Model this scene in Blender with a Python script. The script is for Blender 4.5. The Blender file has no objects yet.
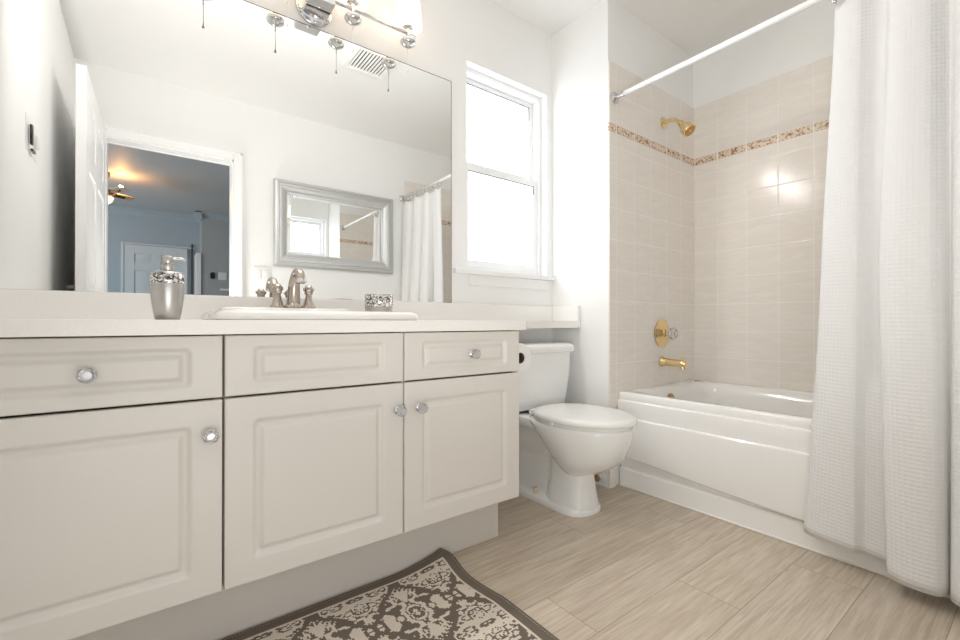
import bpy, bmesh, math, random
from mathutils import Vector, Matrix
PI = math.pi
random.seed(7)
S = bpy.context.scene
C = S.collection

# ------------------------------------------------------------ camera, world, exposure
cam = bpy.data.cameras.new('camera')
cam.sensor_width = 36.0
cam.lens = 442.31 / 960 * 36.0
cam.shift_y = 0.63 / 960
cam.clip_start = 0.02
camo = bpy.data.objects.new('camera', cam); C.objects.link(camo)
camo.location = (0, -1.7435, .8205)
camo.rotation_euler = (math.radians(90.226), 0, math.radians(-37.124))
S.camera = camo

world = bpy.data.worlds.new('world'); S.world = world
world.use_nodes = True
world.node_tree.nodes['Background'].inputs[0].default_value = (.80, .88, 1.0, 1)
world.node_tree.nodes['Background'].inputs[1].default_value = 1.0

S.view_settings.view_transform = 'Standard'
S.view_settings.look = 'None'
S.view_settings.gamma = 1
S.view_settings.use_curve_mapping = False
S.view_settings.exposure = 1.15
S.cycles.use_denoising = True
S.cycles.max_bounces = 14
S.cycles.diffuse_bounces = 8
S.cycles.glossy_bounces = 6
S.cycles.transmission_bounces = 8
S.cycles.sample_clamp_indirect = 6
S.cycles.caustics_reflective = False
S.cycles.caustics_refractive = False

LAMP = .75        # vanity shades
PANE = 1.5         # daylight through the frosted panes
def area(name, loc, rot, sx, sy, power, col):
    l = bpy.data.lights.new(name, 'AREA'); l.shape = 'RECTANGLE'; l.size = sx; l.size_y = sy
    l.energy = power; l.color = col
    o = bpy.data.objects.new(name, l); C.objects.link(o); o.location = loc; o.rotation_euler = rot
    return o
# added fill for the bedroom, standing in for daylight from an unseen window
area('bedroom_fill', (-2.85, -4.2, 1.5), (0, math.radians(-90), 0), 1.3, 1.8, 34, (.82, .92, 1.0))

# added low fill panel in the doorway, brightening vanity fronts and floor
area('doorway_fill', (.15, -1.97, .48), (math.radians(-90), 0, math.radians(180)), .68, .88, 2.3, (1.0, .98, .95))
# added fill spot near the camera, aimed up at the ceiling
sp_ = bpy.data.lights.new('ceiling_bounce_fill', 'SPOT'); sp_.energy = 23; sp_.spot_size = math.radians(150); sp_.spot_blend = 1; sp_.shadow_soft_size = .12; sp_.color = (1.0, .98, .95)
spo = bpy.data.objects.new('ceiling_bounce_fill', sp_); C.objects.link(spo); spo.location = (.12, -1.70, .62); spo.rotation_euler = (math.radians(148), 0, math.radians(-62))

# ------------------------------------------------------------ material helpers
def mat(name, col=(.8, .8, .8), rough=.5, metal=0, spec=None, coat=0, trans=0, ior=None, emit=None, est=0):
    m = bpy.data.materials.new(name); m.use_nodes = True
    b = m.node_tree.nodes['Principled BSDF']
    b.inputs['Base Color'].default_value = (*col, 1)
    b.inputs['Roughness'].default_value = rough
    b.inputs['Metallic'].default_value = metal
    if spec is not None: b.inputs['Specular IOR Level'].default_value = spec
    if coat: b.inputs['Coat Weight'].default_value = coat; b.inputs['Coat Roughness'].default_value = .05
    if trans: b.inputs['Transmission Weight'].default_value = trans
    if ior: b.inputs['IOR'].default_value = ior
    if emit: b.inputs['Emission Color'].default_value = (*emit, 1); b.inputs['Emission Strength'].default_value = est
    return m
class NT:
    def __init__(s, m): s.t = m.node_tree; s.b = s.t.nodes['Principled BSDF']
    def n(s, typ, **kw):
        x = s.t.nodes.new(typ)
        for k, v in kw.items(): setattr(x, k, v)
        return x
    def l(s, a, b): s.t.links.new(a, b)
    def m(s, op, a, b=None, c=None):
        x = s.t.nodes.new('ShaderNodeMath'); x.operation = op
        for i, v in enumerate((a, b, c)):
            if v is None: continue
            if isinstance(v, (int, float)): x.inputs[i].default_value = v
            else: s.l(v, x.inputs[i])
        return x.outputs[0]
    def mix(s, f, a, b):
        x = s.t.nodes.new('ShaderNodeMix'); x.data_type = 'RGBA'
        if isinstance(f, (int, float)): x.inputs[0].default_value = f
        else: s.l(f, x.inputs[0])
        for i, v in ((6, a), (7, b)):
            if isinstance(v, tuple): x.inputs[i].default_value = (*v, 1)
            else: s.l(v, x.inputs[i])
        return x.outputs[2]
    def coord(s, kind='Object'):
        return s.n('ShaderNodeTexCoord').outputs[kind]
    def sep(s, v):
        x = s.n('ShaderNodeSeparateXYZ'); s.l(v, x.inputs[0]); return x.outputs
    def comb(s, x, y, z):
        c = s.n('ShaderNodeCombineXYZ')
        for i, v in enumerate((x, y, z)):
            if isinstance(v, (int, float)): c.inputs[i].default_value = v
            else: s.l(v, c.inputs[i])
        return c.outputs[0]
    def noise(s, v, scale, detail=3, rough=.5, dist=0):
        x = s.n('ShaderNodeTexNoise'); s.l(v, x.inputs['Vector']); x.inputs['Scale'].default_value = scale
        x.inputs['Detail'].default_value = detail; x.inputs['Roughness'].default_value = rough
        x.inputs['Distortion'].default_value = dist
        return x.outputs['Fac']
    def ramp(s, f, stops):
        x = s.n('ShaderNodeValToRGB'); s.l(f, x.inputs[0]); e = x.color_ramp.elements
        while len(e) < len(stops): e.new(.5)
        for k, (p, c) in enumerate(stops): e[k].position = p; e[k].color = (*c, 1)
        return x.outputs[0]
    def bump(s, h, strength, dist=.01):
        x = s.n('ShaderNodeBump'); s.l(h, x.inputs['Height']); x.inputs['Strength'].default_value = strength
        x.inputs['Distance'].default_value = dist; s.l(x.outputs[0], s.b.inputs['Normal'])

def painted(name, col, rough=.6, k=.0015):
    m = mat(name, col, rough); t = NT(m)
    n = t.noise(t.coord(), 180, 2)
    t.bump(n, .06, .002)
    n2 = t.noise(t.coord(), 1.3, 2)
    t.l(t.mix(n2, tuple(c * .985 for c in col), tuple(min(1, c * 1.01) for c in col)), t.b.inputs['Base Color'])
    return m
M = {}
M['wall'] = painted('wall_paint', (.86, .86, .85))
M['ceil'] = painted('ceiling_paint', (.82, .815, .80), .8)
M['trim'] = mat('trim_white', (.86, .86, .855), .35)
M['vinyl'] = mat('window_vinyl', (.88, .885, .89), .3)
M['cab'] = painted('cabinet_thermofoil', (.745, .72, .68), .38)
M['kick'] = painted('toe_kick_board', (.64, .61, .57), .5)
M['cavity'] = mat('cabinet_inside', (.42, .36, .30), .7)
M['sink'] = mat('sink_enamel', (.86, .84, .81), .12, coat=.5)
M['porc'] = mat('toilet_porcelain', (.85, .855, .85), .10, coat=.6)
M['seat'] = mat('seat_plastic', (.87, .86, .84), .22)
M['tub'] = mat('tub_acrylic', (.88, .87, .85), .14, coat=.4)
M['chrome'] = mat('chrome', (.68, .68, .69), .06, 1)
M['nickel'] = mat('brushed_nickel', (.50, .44, .385), .27, 1)
M['silver'] = mat('brushed_silver', (.52, .505, .48), .34, 1)
M['brass'] = mat('polished_brass', (.86, .68, .38), .22, 1)
M['bronze'] = mat('old_brass', (.50, .30, .14), .35, 1)
M['dark'] = mat('dark_rubber', (.03, .03, .03), .5)
M['black'] = mat('black_plastic', (.012, .012, .012), .25)
M['mirror'] = mat('mirror_silver', (.93, .94, .935), .0, 1)
M['edge'] = mat('mirror_edge', (.10, .10, .10), .3, .6)
M['paper'] = mat('tissue_paper', (.86, .85, .83), .9)
M['card'] = mat('cardboard_core', (.10, .075, .055), .9)
M['rod'] = mat('rod_white_enamel', (.86, .86, .86), .25)
M['crystal'] = mat('cut_crystal', (.96, .97, .98), .03, 0, trans=.72, ior=1.45)
M['drop'] = mat('clear_drop', (.90, .90, .90), .35, 0, trans=.01, ior=1.3)
M['shade'] = mat('frosted_shade_lit', (.9, .88, .84), .4, emit=(1.0, .76, .54), est=LAMP)
M['pane'] = mat('frosted_pane_daylit', (.8, .85, .9), .25, emit=(.86, .93, 1.0), est=PANE)
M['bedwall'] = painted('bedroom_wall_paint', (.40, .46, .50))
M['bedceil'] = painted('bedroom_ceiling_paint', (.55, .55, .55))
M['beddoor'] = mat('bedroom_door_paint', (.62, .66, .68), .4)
M['bowl'] = mat('fan_light_bowl', (.9, .8, .65), .4, emit=(1.0, .60, .28), est=1.6)
M['blade'] = mat('fan_blade_maple', (.55, .42, .30), .5)
M['fanmetal'] = mat('fan_bronze', (.10, .07, .05), .35, .8)
M['frame'] = mat('silver_leaf_frame', (.56, .56, .55), .42, .6)
M['plastic'] = mat('switch_plastic', (.82, .82, .80), .35)
M['bolt'] = mat('bolt_cap_almond', (.74, .62, .44), .4)
M['caulk'] = mat('white_caulk', (.80, .77, .72), .6)

# countertop: pale laminate with faint speckle
m = mat('countertop_laminate', (.84, .81, .77), .22); t = NT(m)
n = t.noise(t.coord(), 260, 2)
t.l(t.ramp(n, [(.3, (.855, .835, .805)), (.5, (.875, .86, .835)), (.75, (.885, .87, .85))]), t.b.inputs['Base Color'])
M['counter'] = m

# wood look floor planks running along x
m = mat('wood_look_plank', (.6, .5, .4), .42); t = NT(m)
x, y, z = t.sep(t.coord())
PW = .1865
ry = t.m('DIVIDE', t.m('MULTIPLY', t.m('ADD', y, .81), -1), PW)     # row 0 begins at y=-.81 going to -y
row = t.m('FLOOR', ry); fy = t.m('FRACT', ry)
xo = t.m('SUBTRACT', t.m('ADD', x, 24.0), t.m('ADD', 1.357 - .4, t.m('MULTIPLY', row, .40)))
rx = t.m('DIVIDE', xo, 1.2); colm = t.m('FLOOR', rx); fx = t.m('FRACT', rx)
dy = t.m('MULTIPLY', t.m('MINIMUM', fy, t.m('SUBTRACT', 1, fy)), PW)
dx = t.m('MULTIPLY', t.m('MINIMUM', fx, t.m('SUBTRACT', 1, fx)), 1.2)
gap = t.m('LESS_THAN', t.m('MINIMUM', dx, dy), .0011)
wn = t.n('ShaderNodeTexWhiteNoise', noise_dimensions='2D'); t.l(t.comb(row, colm, 0), wn.inputs[0])
rnd = wn.outputs[0]
sx = t.m('ADD', t.m('MULTIPLY', x, 2.2), t.m('MULTIPLY', rnd, 37)); sy = t.m('ADD', t.m('MULTIPLY', y, 42), t.m('MULTIPLY', rnd, 11))
g1 = t.noise(t.comb(sx, sy, 0), 1.6, 7, .62, .9)
g2 = t.noise(t.comb(t.m('MULTIPLY', sx, 3), t.m('MULTIPLY', sy, 5), 3), 1.5, 4, .6, .3)
g3 = t.noise(t.comb(t.m('MULTIPLY', x, 1.6), t.m('MULTIPLY', y, 4), rnd), 2.2, 3, .5, .4)
grain = t.m('ADD', t.m('MULTIPLY', g1, .55), t.m('ADD', t.m('MULTIPLY', g2, .25), t.m('MULTIPLY', g3, .2)))
colr = t.ramp(grain, [(.30, (.37, .285, .205)), (.43, (.50, .415, .325)), (.55, (.615, .535, .435)), (.70, (.72, .65, .56))])
tint = t.mix(rnd, (.93, .92, .92), (1.0, .995, .98))
mx = t.n('ShaderNodeMix', data_type='RGBA', blend_type='MULTIPLY'); mx.inputs[0].default_value = 1
t.l(colr, mx.inputs[6]); t.l(tint, mx.inputs[7])
t.l(t.mix(gap, mx.outputs[2], (.33, .25, .185)), t.b.inputs['Base Color'])
t.bump(t.m('SUBTRACT', grain, t.m('MULTIPLY', gap, .8)), .25, .003)
M['floor'] = m

# beige wall tile, grid T with listello handled by geometry
def tile_mat(name, axis):
    m = mat(name, (.7, .64, .58), .16, spec=.28); t = NT(m)
    x, y, z = t.sep(t.coord()); T = .155
    h = x if axis == 'x' else y
    o = 2.66 if axis == 'x' else -.37
    a = t.m('FRACT', t.m('DIVIDE', t.m('ADD', t.m('SUBTRACT', h, o), 31.0), T))
    below = t.m('LESS_THAN', z, 1.79)
    z0 = t.m('ADD', t.m('MULTIPLY', below, .616), t.m('MULTIPLY', t.m('SUBTRACT', 1, below), 1.812))
    b = t.m('FRACT', t.m('DIVIDE', t.m('ADD', t.m('SUBTRACT', z, z0), 15.5), T))
    ea = t.m('MINIMUM', a, t.m('SUBTRACT', 1, a)); eb = t.m('MINIMUM', b, t.m('SUBTRACT', 1, b))
    e = t.m('MULTIPLY', t.m('MINIMUM', ea, eb), T)
    g = t.m('LESS_THAN', e, .0015)
    n = t.noise(t.comb(t.m('MULTIPLY', h, 3), t.m('MULTIPLY', z, 14), 0), 2.5, 5, .6, 1.2)
    base = t.ramp(n, [(.3, (.79, .735, .675)), (.5, (.81, .765, .71)), (.62, (.83, .79, .74)), (.8, (.85, .815, .77))])
    t.l(t.mix(g, base, (.875, .855, .825)), t.b.inputs['Base Color'])
    t.l(t.m('ADD', t.m('MULTIPLY', g, .5), .16), t.b.inputs['Roughness'])
    soft = t.m('MINIMUM', t.m('DIVIDE', e, .004), 1)
    t.bump(t.m('ADD', soft, t.m('MULTIPLY', n, .25)), .25, .0015)
    return m
M['tile_x'] = tile_mat('beige_tile_end_wall', 'x')
M['tile_y'] = tile_mat('beige_tile_long_wall', 'y')
def border_mat(name, axis):
    m = mat(name, (.7, .6, .5), .25); t = NT(m)
    x, y, z = t.sep(t.coord())
    h = x if axis == 'x' else y
    o = 2.66 if axis == 'x' else -.37
    a = t.m('FRACT', t.m('DIVIDE', t.m('ADD', t.m('SUBTRACT', h, o), 31.0), .155))
    ea = t.m('MULTIPLY', t.m('MINIMUM', a, t.m('SUBTRACT', 1, a)), .155)
    g = t.m('LESS_THAN', ea, .004)
    vo = t.n('ShaderNodeTexVoronoi', feature='F1'); vo.inputs['Scale'].default_value = 75
    t.l(t.comb(h, t.m('MULTIPLY', z, 1.0), 0), vo.inputs['Vector'])
    cs = t.sep(vo.outputs['Color'])
    pat = t.ramp(cs[0], [(.0, (.33, .17, .10)), (.30, (.50, .32, .21)), (.45, (.72, .60, .47)), (.75, (.62, .47, .35)), (.9, (.40, .24, .15))])
    pat.node.color_ramp.interpolation = 'CONSTANT'
    n = t.noise(t.comb(h, z, 0), 60, 3)
    body = t.mix(t.m('GREATER_THAN', n, .5), pat, (.74, .63, .50))
    d = t.m('ABSOLUTE', t.m('SUBTRACT', z, 1.7915))
    rim = t.m('GREATER_THAN', d, .0165)
    seg = t.mix(t.m('LESS_THAN', t.m('FRACT', t.m('MULTIPLY', h, 55)), .45), (.50, .31, .20), (.76, .66, .54))
    c = t.mix(rim, body, seg)
    t.l(t.mix(g, c, (.86, .82, .76)), t.b.inputs['Base Color'])
    t.bump(vo.outputs['Distance'], .4, .002)
    return m
M['border_x'] = border_mat('mosaic_border_end_wall', 'x')
M['border_y'] = border_mat('mosaic_border_long_wall', 'y')

# crystal mosaic band on dispenser and dish
m = mat('crystal_mosaic', (.6, .6, .6), .1, .9); t = NT(m)
vo = t.n('ShaderNodeTexVoronoi'); vo.inputs['Scale'].default_value = 240; t.l(t.coord(), vo.inputs['Vector'])
cs = t.sep(vo.outputs['Color'])
t.l(t.ramp(cs[0], [(0, (.05, .05, .05)), (.3, (.25, .23, .22)), (.5, (.7, .7, .7)), (.8, (.95, .93, .9))]), t.b.inputs['Base Color'])
t.bump(cs[1], .9, .004)
M['mosaic'] = m

# waffle weave curtain cloth
m = mat('waffle_cloth', (.88, .88, .875), .9, spec=.1); t = NT(m)
u, v, w = t.sep(t.coord('UV'))
wa = t.m('ABSOLUTE', t.m('SINE', t.m('MULTIPLY', u, PI / .0125)))
wb = t.m('ABSOLUTE', t.m('SINE', t.m('MULTIPLY', v, PI / .0125)))
hgt = t.m('SUBTRACT', 1, t.m('POWER', t.m('MULTIPLY', wa, wb), .7))
t.bump(hgt, .38, .004)
tr = t.n('ShaderNodeBsdfTranslucent'); tr.inputs[0].default_value = (.94, .94, .93, 1)
ms = t.n('ShaderNodeMixShader'); ms.inputs[0].default_value = .15
out = t.t.nodes['Material Output']
t.l(t.b.outputs[0], ms.inputs[1]); t.l(tr.outputs[0], ms.inputs[2]); t.l(ms.outputs[0], out.inputs[0])
M['cloth'] = m

# damask rug: mirrored repeat of stepped scrolls, dark taupe and cream
m = mat('damask_rug', (.4, .35, .3), .95, spec=.1); t = NT(m)
u, v, w = t.sep(t.coord('UV'))     # metres from the rug's corner
ST = .0048
uq = t.m('MULTIPLY', t.m('FLOOR', t.m('DIVIDE', u, ST)), ST); vq = t.m('MULTIPLY', t.m('FLOOR', t.m('DIVIDE', v, ST)), ST)
RU, RV = .25, .31
pu = t.m('ABSOLUTE', t.m('SUBTRACT', t.m('FRACT', t.m('ADD', t.m('DIVIDE', uq, RU), .10)), .5))   # 0..0.5 mirrored
kk = t.m('FLOOR', t.m('ADD', t.m('DIVIDE', uq, RU), .10))
pv = t.m('ABSOLUTE', t.m('SUBTRACT', t.m('FRACT', t.m('ADD', t.m('DIVIDE', vq, RV), .35)), .5))
X = t.m('MULTIPLY', pu, RU); Y = t.m('MULTIPLY', pv, RV)
wv = t.n('ShaderNodeTexNoise'); wv.inputs['Scale'].default_value = 10; wv.inputs['Detail'].default_value = .8
wv.inputs['Distortion'].default_value = 1.6; t.l(t.comb(X, Y, .37), wv.inputs['Vector'])
s1 = t.m('SINE', t.m('MULTIPLY', wv.outputs['Fac'], 38))
scroll = t.m('GREATER_THAN', s1, -.35)
ogee = t.m('SUBTRACT', t.m('ADD', X, t.m('MULTIPLY', Y, .80)), t.m('ADD', .118, t.m('MULTIPLY', t.m('SINE', t.m('MULTIPLY', Y, 75)), .006)))
band = t.m('LESS_THAN', t.m('ABSOLUTE', ogee), .011)
cream = t.m('MULTIPLY', scroll, t.m('SUBTRACT', 1, band))
# border: distance to the rug's edge stored in a second map
ex, ey, _ = t.sep(t.coord('Generated'))
LX, LY = .86, .62
ed = t.m('MINIMUM', t.m('MINIMUM', u, t.m('SUBTRACT', LX, u)), t.m('MINIMUM', v, t.m('SUBTRACT', LY, v)))
line = t.m('LESS_THAN', t.m('ABSOLUTE', t.m('SUBTRACT', ed, .036)), .0035)
inb = t.m('GREATER_THAN', ed, .036)
cream = t.m('MAXIMUM', t.m('MULTIPLY', cream, inb), line)
stitch = t.m('MULTIPLY', t.m('LESS_THAN', t.m('ABSOLUTE', t.m('SUBTRACT', ed, .004)), .0022), t.m('LESS_THAN', t.m('FRACT', t.m('DIVIDE', t.m('ADD', u, v), .008)), .55))
rib = t.m('SINE', t.m('MULTIPLY', t.m('ADD', u, v), 2 * PI / .0042))
fn = t.noise(t.comb(u, v, 0), 500, 2)
dk = t.mix(fn, (.15, .122, .098), (.22, .182, .15)); lt = t.mix(fn, (.66, .59, .50), (.80, .73, .64))
colr = t.mix(cream, dk, lt)
t.l(t.mix(stitch, colr, (.42, .38, .34)), t.b.inputs['Base Color'])
t.bump(t.m('ADD', t.m('MULTIPLY', cream, .7), t.m('ADD', t.m('MULTIPLY', rib, .25), t.m('MULTIPLY', fn, .4))), .5, .003)
M['rug'] = m
M['rug_edge'] = mat('rug_binding', (.17, .14, .115), .95, spec=.1)

# ------------------------------------------------------------ mesh helpers
def obj(name, bm, m=None, parent=None, smooth=False, bevel=0, seg=2, loc=None):
    me = bpy.data.meshes.new(name)
    bmesh.ops.recalc_face_normals(bm, faces=bm.faces)
    bm.to_mesh(me); bm.free()
    o = bpy.data.objects.new(name, me); C.objects.link(o)
    if m: me.materials.append(M[m] if isinstance(m, str) else m)
    if parent: o.parent = parent
    if smooth:
        for p in me.polygons: p.use_smooth = True
        if smooth != True: me.set_sharp_from_angle(angle=math.radians(smooth))
    if bevel:
        b = o.modifiers.new('bevel', 'BEVEL'); b.width = bevel; b.segments = seg; b.limit_method = 'ANGLE'
        b.angle_limit = math.radians(40)
        for p in me.polygons: p.use_smooth = True
        me.set_sharp_from_angle(angle=math.radians(50))
    if loc: o.location = loc
    return o
def thing(name, label, cat, loc=(0, 0, 0), group=None):
    o = bpy.data.objects.new(name, None); C.objects.link(o); o.location = loc; o.empty_display_size = .05
    o['label'] = label; o['category'] = cat
    if group: o['group'] = group
    return o
def tag(o, label, cat, group=None):
    o['label'] = label; o['category'] = cat
    if group: o['group'] = group
    return o
def struct(o, label=None):
    o['kind'] = 'structure'
    if label: o['label'] = label
    return o
def box(bm, x0, x1, y0, y1, z0, z1):
    vs = [bm.verts.new(p) for p in ((x0, y0, z0), (x1, y0, z0), (x1, y1, z0), (x0, y1, z0), (x0, y0, z1), (x1, y0, z1), (x1, y1, z1), (x0, y1, z1))]
    for f in ((0, 3, 2, 1), (4, 5, 6, 7), (0, 1, 5, 4), (1, 2, 6, 5), (2, 3, 7, 6), (3, 0, 4, 7)): bm.faces.new([vs[i] for i in f])
    return vs
def bx(*a):
    bm = bmesh.new(); box(bm, *a); return bm
def loft(bm, loops, cap0=True, cap1=True, closed=True):
    R = [[bm.verts.new(p) for p in L] for L in loops]
    n = len(R[0])
    for a, b in zip(R, R[1:]):
        for i in range(n if closed else n - 1):
            j = (i + 1) % n
            bm.faces.new((a[i], a[j], b[j], b[i]))
    if cap0: bm.faces.new(R[0][::-1])
    if cap1: bm.faces.new(R[-1])
    return R
def lathe(bm, prof, n=32, mtx=None, cap=True):
    loops = [[(r * math.cos(2 * PI * i / n), r * math.sin(2 * PI * i / n), h) for i in range(n)] for r, h in prof]
    if mtx: loops = [[mtx @ Vector(p) for p in L] for L in loops]
    loft(bm, loops, cap, cap)
def M_to(p, d):       # matrix whose z axis points along d, origin p
    return Matrix.Translation(p) @ Vector(d).to_track_quat('Z', 'Y').to_matrix().to_4x4()
def tube(bm, pts, rad, n=12, cap=True):
    pts = [Vector(p) for p in pts]
    if not isinstance(rad, (list, tuple)): rad = [rad] * len(pts)
    loops = []; up = None
    for i, p in enumerate(pts):
        d = (pts[min(i + 1, len(pts) - 1)] - pts[max(i - 1, 0)]).normalized()
        if up is None:
            up = d.orthogonal().normalized()
        up = (up - d * up.dot(d)).normalized(); s = d.cross(up)
        loops.append([p + (up * math.cos(2 * PI * k / n) + s * math.sin(2 * PI * k / n)) * rad[i] for k in range(n)])
    loft(bm, loops, cap, cap)
def rrect(x0, x1, y0, y1, r, n=5):
    P = []
    for cx, cy, a0 in ((x1 - r, y1 - r, 0), (x0 + r, y1 - r, 90), (x0 + r, y0 + r, 180), (x1 - r, y0 + r, 270)):
        for i in range(n):
            a = math.radians(a0 + 90 * i / (n - 1)); P.append((cx + r * math.cos(a), cy + r * math.sin(a)))
    return P
def catmull(P, n):
    out = []
    Q = [P[0]] + list(P) + [P[-1]]
    for i in range(1, len(Q) - 2):
        for k in range(n):
            t_ = k / n; a, b, c, d = (Vector(q) for q in Q[i - 1:i + 3])
            out.append(.5 * ((2 * b) + (c - a) * t_ + (2 * a - 5 * b + 4 * c - d) * t_ ** 2 + (3 * b - a - 3 * c + d) * t_ ** 3))
    out.append(Vector(P[-1])); return out
def sphere(bm, c, r, sc=(1, 1, 1), seg=16):
    bmesh.ops.create_uvsphere(bm, u_segments=seg, v_segments=seg // 2, radius=1,
                              matrix=Matrix.Translation(c) @ Matrix.Diagonal((r * sc[0], r * sc[1], r * sc[2], 1)))

XL, XP, XT = -.349, 1.83, 2.66        # left wall, partition face, tub's long wall
YP, YB, H = -.379, -1.92, 2.44        # partition end, back wall, ceiling
WX0, WX1, WZ0, WZ1 = 1.237, 1.789, 1.075, 2.09
DX0, DX1, DZ = -.2, .515, 2.005

# ------------------------------------------------------------ room shell
struct(obj('floor', bx(XL - .1, XT + .1, YB - .14, .15, -.08, 0), 'floor'))
struct(obj('ceiling', bx(XL - .1, XT + .1, YB - .14, .15, H, H + .08), 'ceil'))
struct(obj('wall_left', bx(XL - .1, XL, YB, .15, 0, H), 'wall'))
bm = bmesh.new()
box(bm, XL, WX0, 0, .15, 0, H); box(bm, WX1, XP, 0, .15, 0, H); box(bm, WX0, WX1, 0, .15, 0, WZ0); box(bm, WX0, WX1, 0, .15, WZ1, H)
struct(obj('wall_front', bm, 'wall'))
struct(obj('wall_partition', bx(XP, XT + .1, YP, .15, 0, H), 'wall'))
struct(obj('wall_right', bx(XT + .008, XT + .1, YB - .14, YP, 0, H), 'wall'))
bm = bmesh.new()
box(bm, XL - .1, DX0, YB - .12, YB, 0, H); box(bm, DX1, XT, YB - .12, YB, 0, H); box(bm, DX0, DX1, YB - .12, YB, DZ, H)
struct(obj('wall_back', bm, 'wall'))
# tile fields: long wall, faucet end wall, back end wall; mosaic border courses
TZ, B1, B0 = 2.121, 1.812, 1.771
bm = bmesh.new(); box(bm, XT, XT + .008, YB, YP, .40, B0); box(bm, XT, XT + .008, YB, YP, B1, TZ)
struct(obj('wall_tile_long', bm, 'tile_y'))
struct(obj('trim_1', bx(XT - .001, XT + .008, YB, YP, B0, B1), 'border_y'))
bm = bmesh.new(); box(bm, XP, XT, YP - .008, YP, .40, B0); box(bm, XP, XT, YP - .008, YP, B1, TZ)
box(bm, XP, XP + .05, YP - .008, YP, .0, .40)
struct(obj('wall_tile_faucet_end', bm, 'tile_x'))
struct(obj('trim_2', bx(XP, XT - .001, YP - .009, YP, B0, B1), 'border_x'))
bm = bmesh.new(); box(bm, 1.895, XT, YB, YB + .008, .40, B0); box(bm, 1.895, XT, YB, YB + .008, B1, TZ)
struct(obj('wall_tile_back_end', bm, 'tile_x'))
struct(obj('trim_3', bx(1.895, XT - .001, YB, YB + .009, B0, B1), 'border_x'))
# baseboards
struct(obj('baseboard_front', bx(1.09, XP, -.014, 0, 0, .14), 'trim', bevel=.003))
struct(obj('baseboard_partition', bx(XP - .014, XP, -.30, -.014, 0, .14), 'trim', bevel=.003))
struct(obj('baseboard_back', bx(DX1 + .07, 1.88, YB, YB + .014, 0, .12), 'trim', bevel=.003))
struct(obj('baseboard_left', bx(XL, XL + .014, -1.05, -.53, 0, .12), 'trim', bevel=.003))

# ------------------------------------------------------------ window_1
win = bpy.data.objects.new('window_1', None); C.objects.link(win); win.location = (0, 0, 0)
struct(win)
def pic(bm, x0, x1, z0, z1, w, y0, y1, wt=None, wb=None):
    wt = wt or w; wb = wb or w
    box(bm, x0, x0 + w, y0, y1, z0, z1); box(bm, x1 - w, x1, y0, y1, z0, z1)
    box(bm, x0 + w, x1 - w, y0, y1, z1 - wt, z1); box(bm, x0 + w, x1 - w, y0, y1, z0, z0 + wb)
bm = bmesh.new(); pic(bm, WX0, WX1, WZ0, WZ1, .022, .045, .135)
obj('window_frame', bm, 'vinyl', win, bevel=.003)
zm = 1.592
bm = bmesh.new(); pic(bm, WX0 + .022, WX1 - .022, zm - .005, WZ1 - .022, .030, .092, .125, .028, .036)
obj('upper_sash', bm, 'vinyl', win, bevel=.002)
obj('upper_pane', bx(WX0 + .051, WX1 - .051, .106, .110, zm + .03, WZ1 - .049), 'pane', win)
bm = bmesh.new(); pic(bm, WX0 + .022, WX1 - .022, WZ0 + .022, zm + .032, .030, .055, .088, .042, .038)
obj('lower_sash', bm, 'vinyl', win, bevel=.002)
obj('lower_pane', bx(WX0 + .051, WX1 - .051, .070, .074, WZ0 + .059, zm - .009), 'pane', win)
# dark glazing gaskets seen along the top and right of each pane
bm = bmesh.new(); box(bm, WX0 + .052, WX1 - .052, .088, .093, WZ1 - .053, WZ1 - .050); box(bm, WX1 - .055, WX1 - .052, .088, .093, WZ1 - .125, WZ1 - .053)
obj('upper_gasket', bm, 'edge', win)
bm = bmesh.new(); box(bm, WX0 + .052, WX1 - .052, .051, .056, zm - .013, zm - .010); box(bm, WX1 - .055, WX1 - .052, .051, .056, zm - .055, zm - .013)
obj('lower_gasket', bm, 'edge', win)
bm = bmesh.new(); box(bm, 1.158, XP - .001, -.028, 0, WZ0 - .022, WZ0 + .002); box(bm, WX0, WX1, 0, .045, WZ0 - .01, WZ0 + .002)
obj('window_sill', bm, 'trim', win, bevel=.003)
obj('window_apron', bx(1.25, 1.79, -.012, 0, WZ0 - .075, WZ0 - .022), 'trim', win, bevel=.003)

# ------------------------------------------------------------ doorway, open door, bedroom beyond
bm = bmesh.new()
cw, ct = .052, .016
for s, y0, y1 in ((1, YB, YB + ct), (-1, YB - .12 - ct, YB - .12)):
    box(bm, DX1 - .004, DX1 + cw, y0, y1, 0, DZ + cw); box(bm, DX0 - cw, DX0 + .004, y0, y1, 0, DZ + cw)
    box(bm, DX0 + .004, DX1 - .004, y0, y1, DZ - .004, DZ + cw)
for s in (1,):
    box(bm, DX1 + cw - .014, DX1 + cw, YB + ct, YB + ct + .006, 0, DZ + cw); box(bm, DX0 - cw, DX1 + cw, YB + ct, YB + ct + .006, DZ + cw - .014, DZ + cw)
struct(obj('trim_4', bm, 'trim', bevel=.002))
bm = bmesh.new()
box(bm, DX1 - .014, DX1, YB - .12, YB, 0, DZ); box(bm, DX0, DX0 + .004, YB - .12, YB, 0, DZ); box(bm, DX0, DX1, YB - .12, YB, DZ - .014, DZ)
box(bm, DX0 + .004, DX1 - .014, YB - .075, YB - .062, DZ - .026, DZ - .014)
struct(obj('trim_5', bm, 'trim', bevel=.001))

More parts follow.
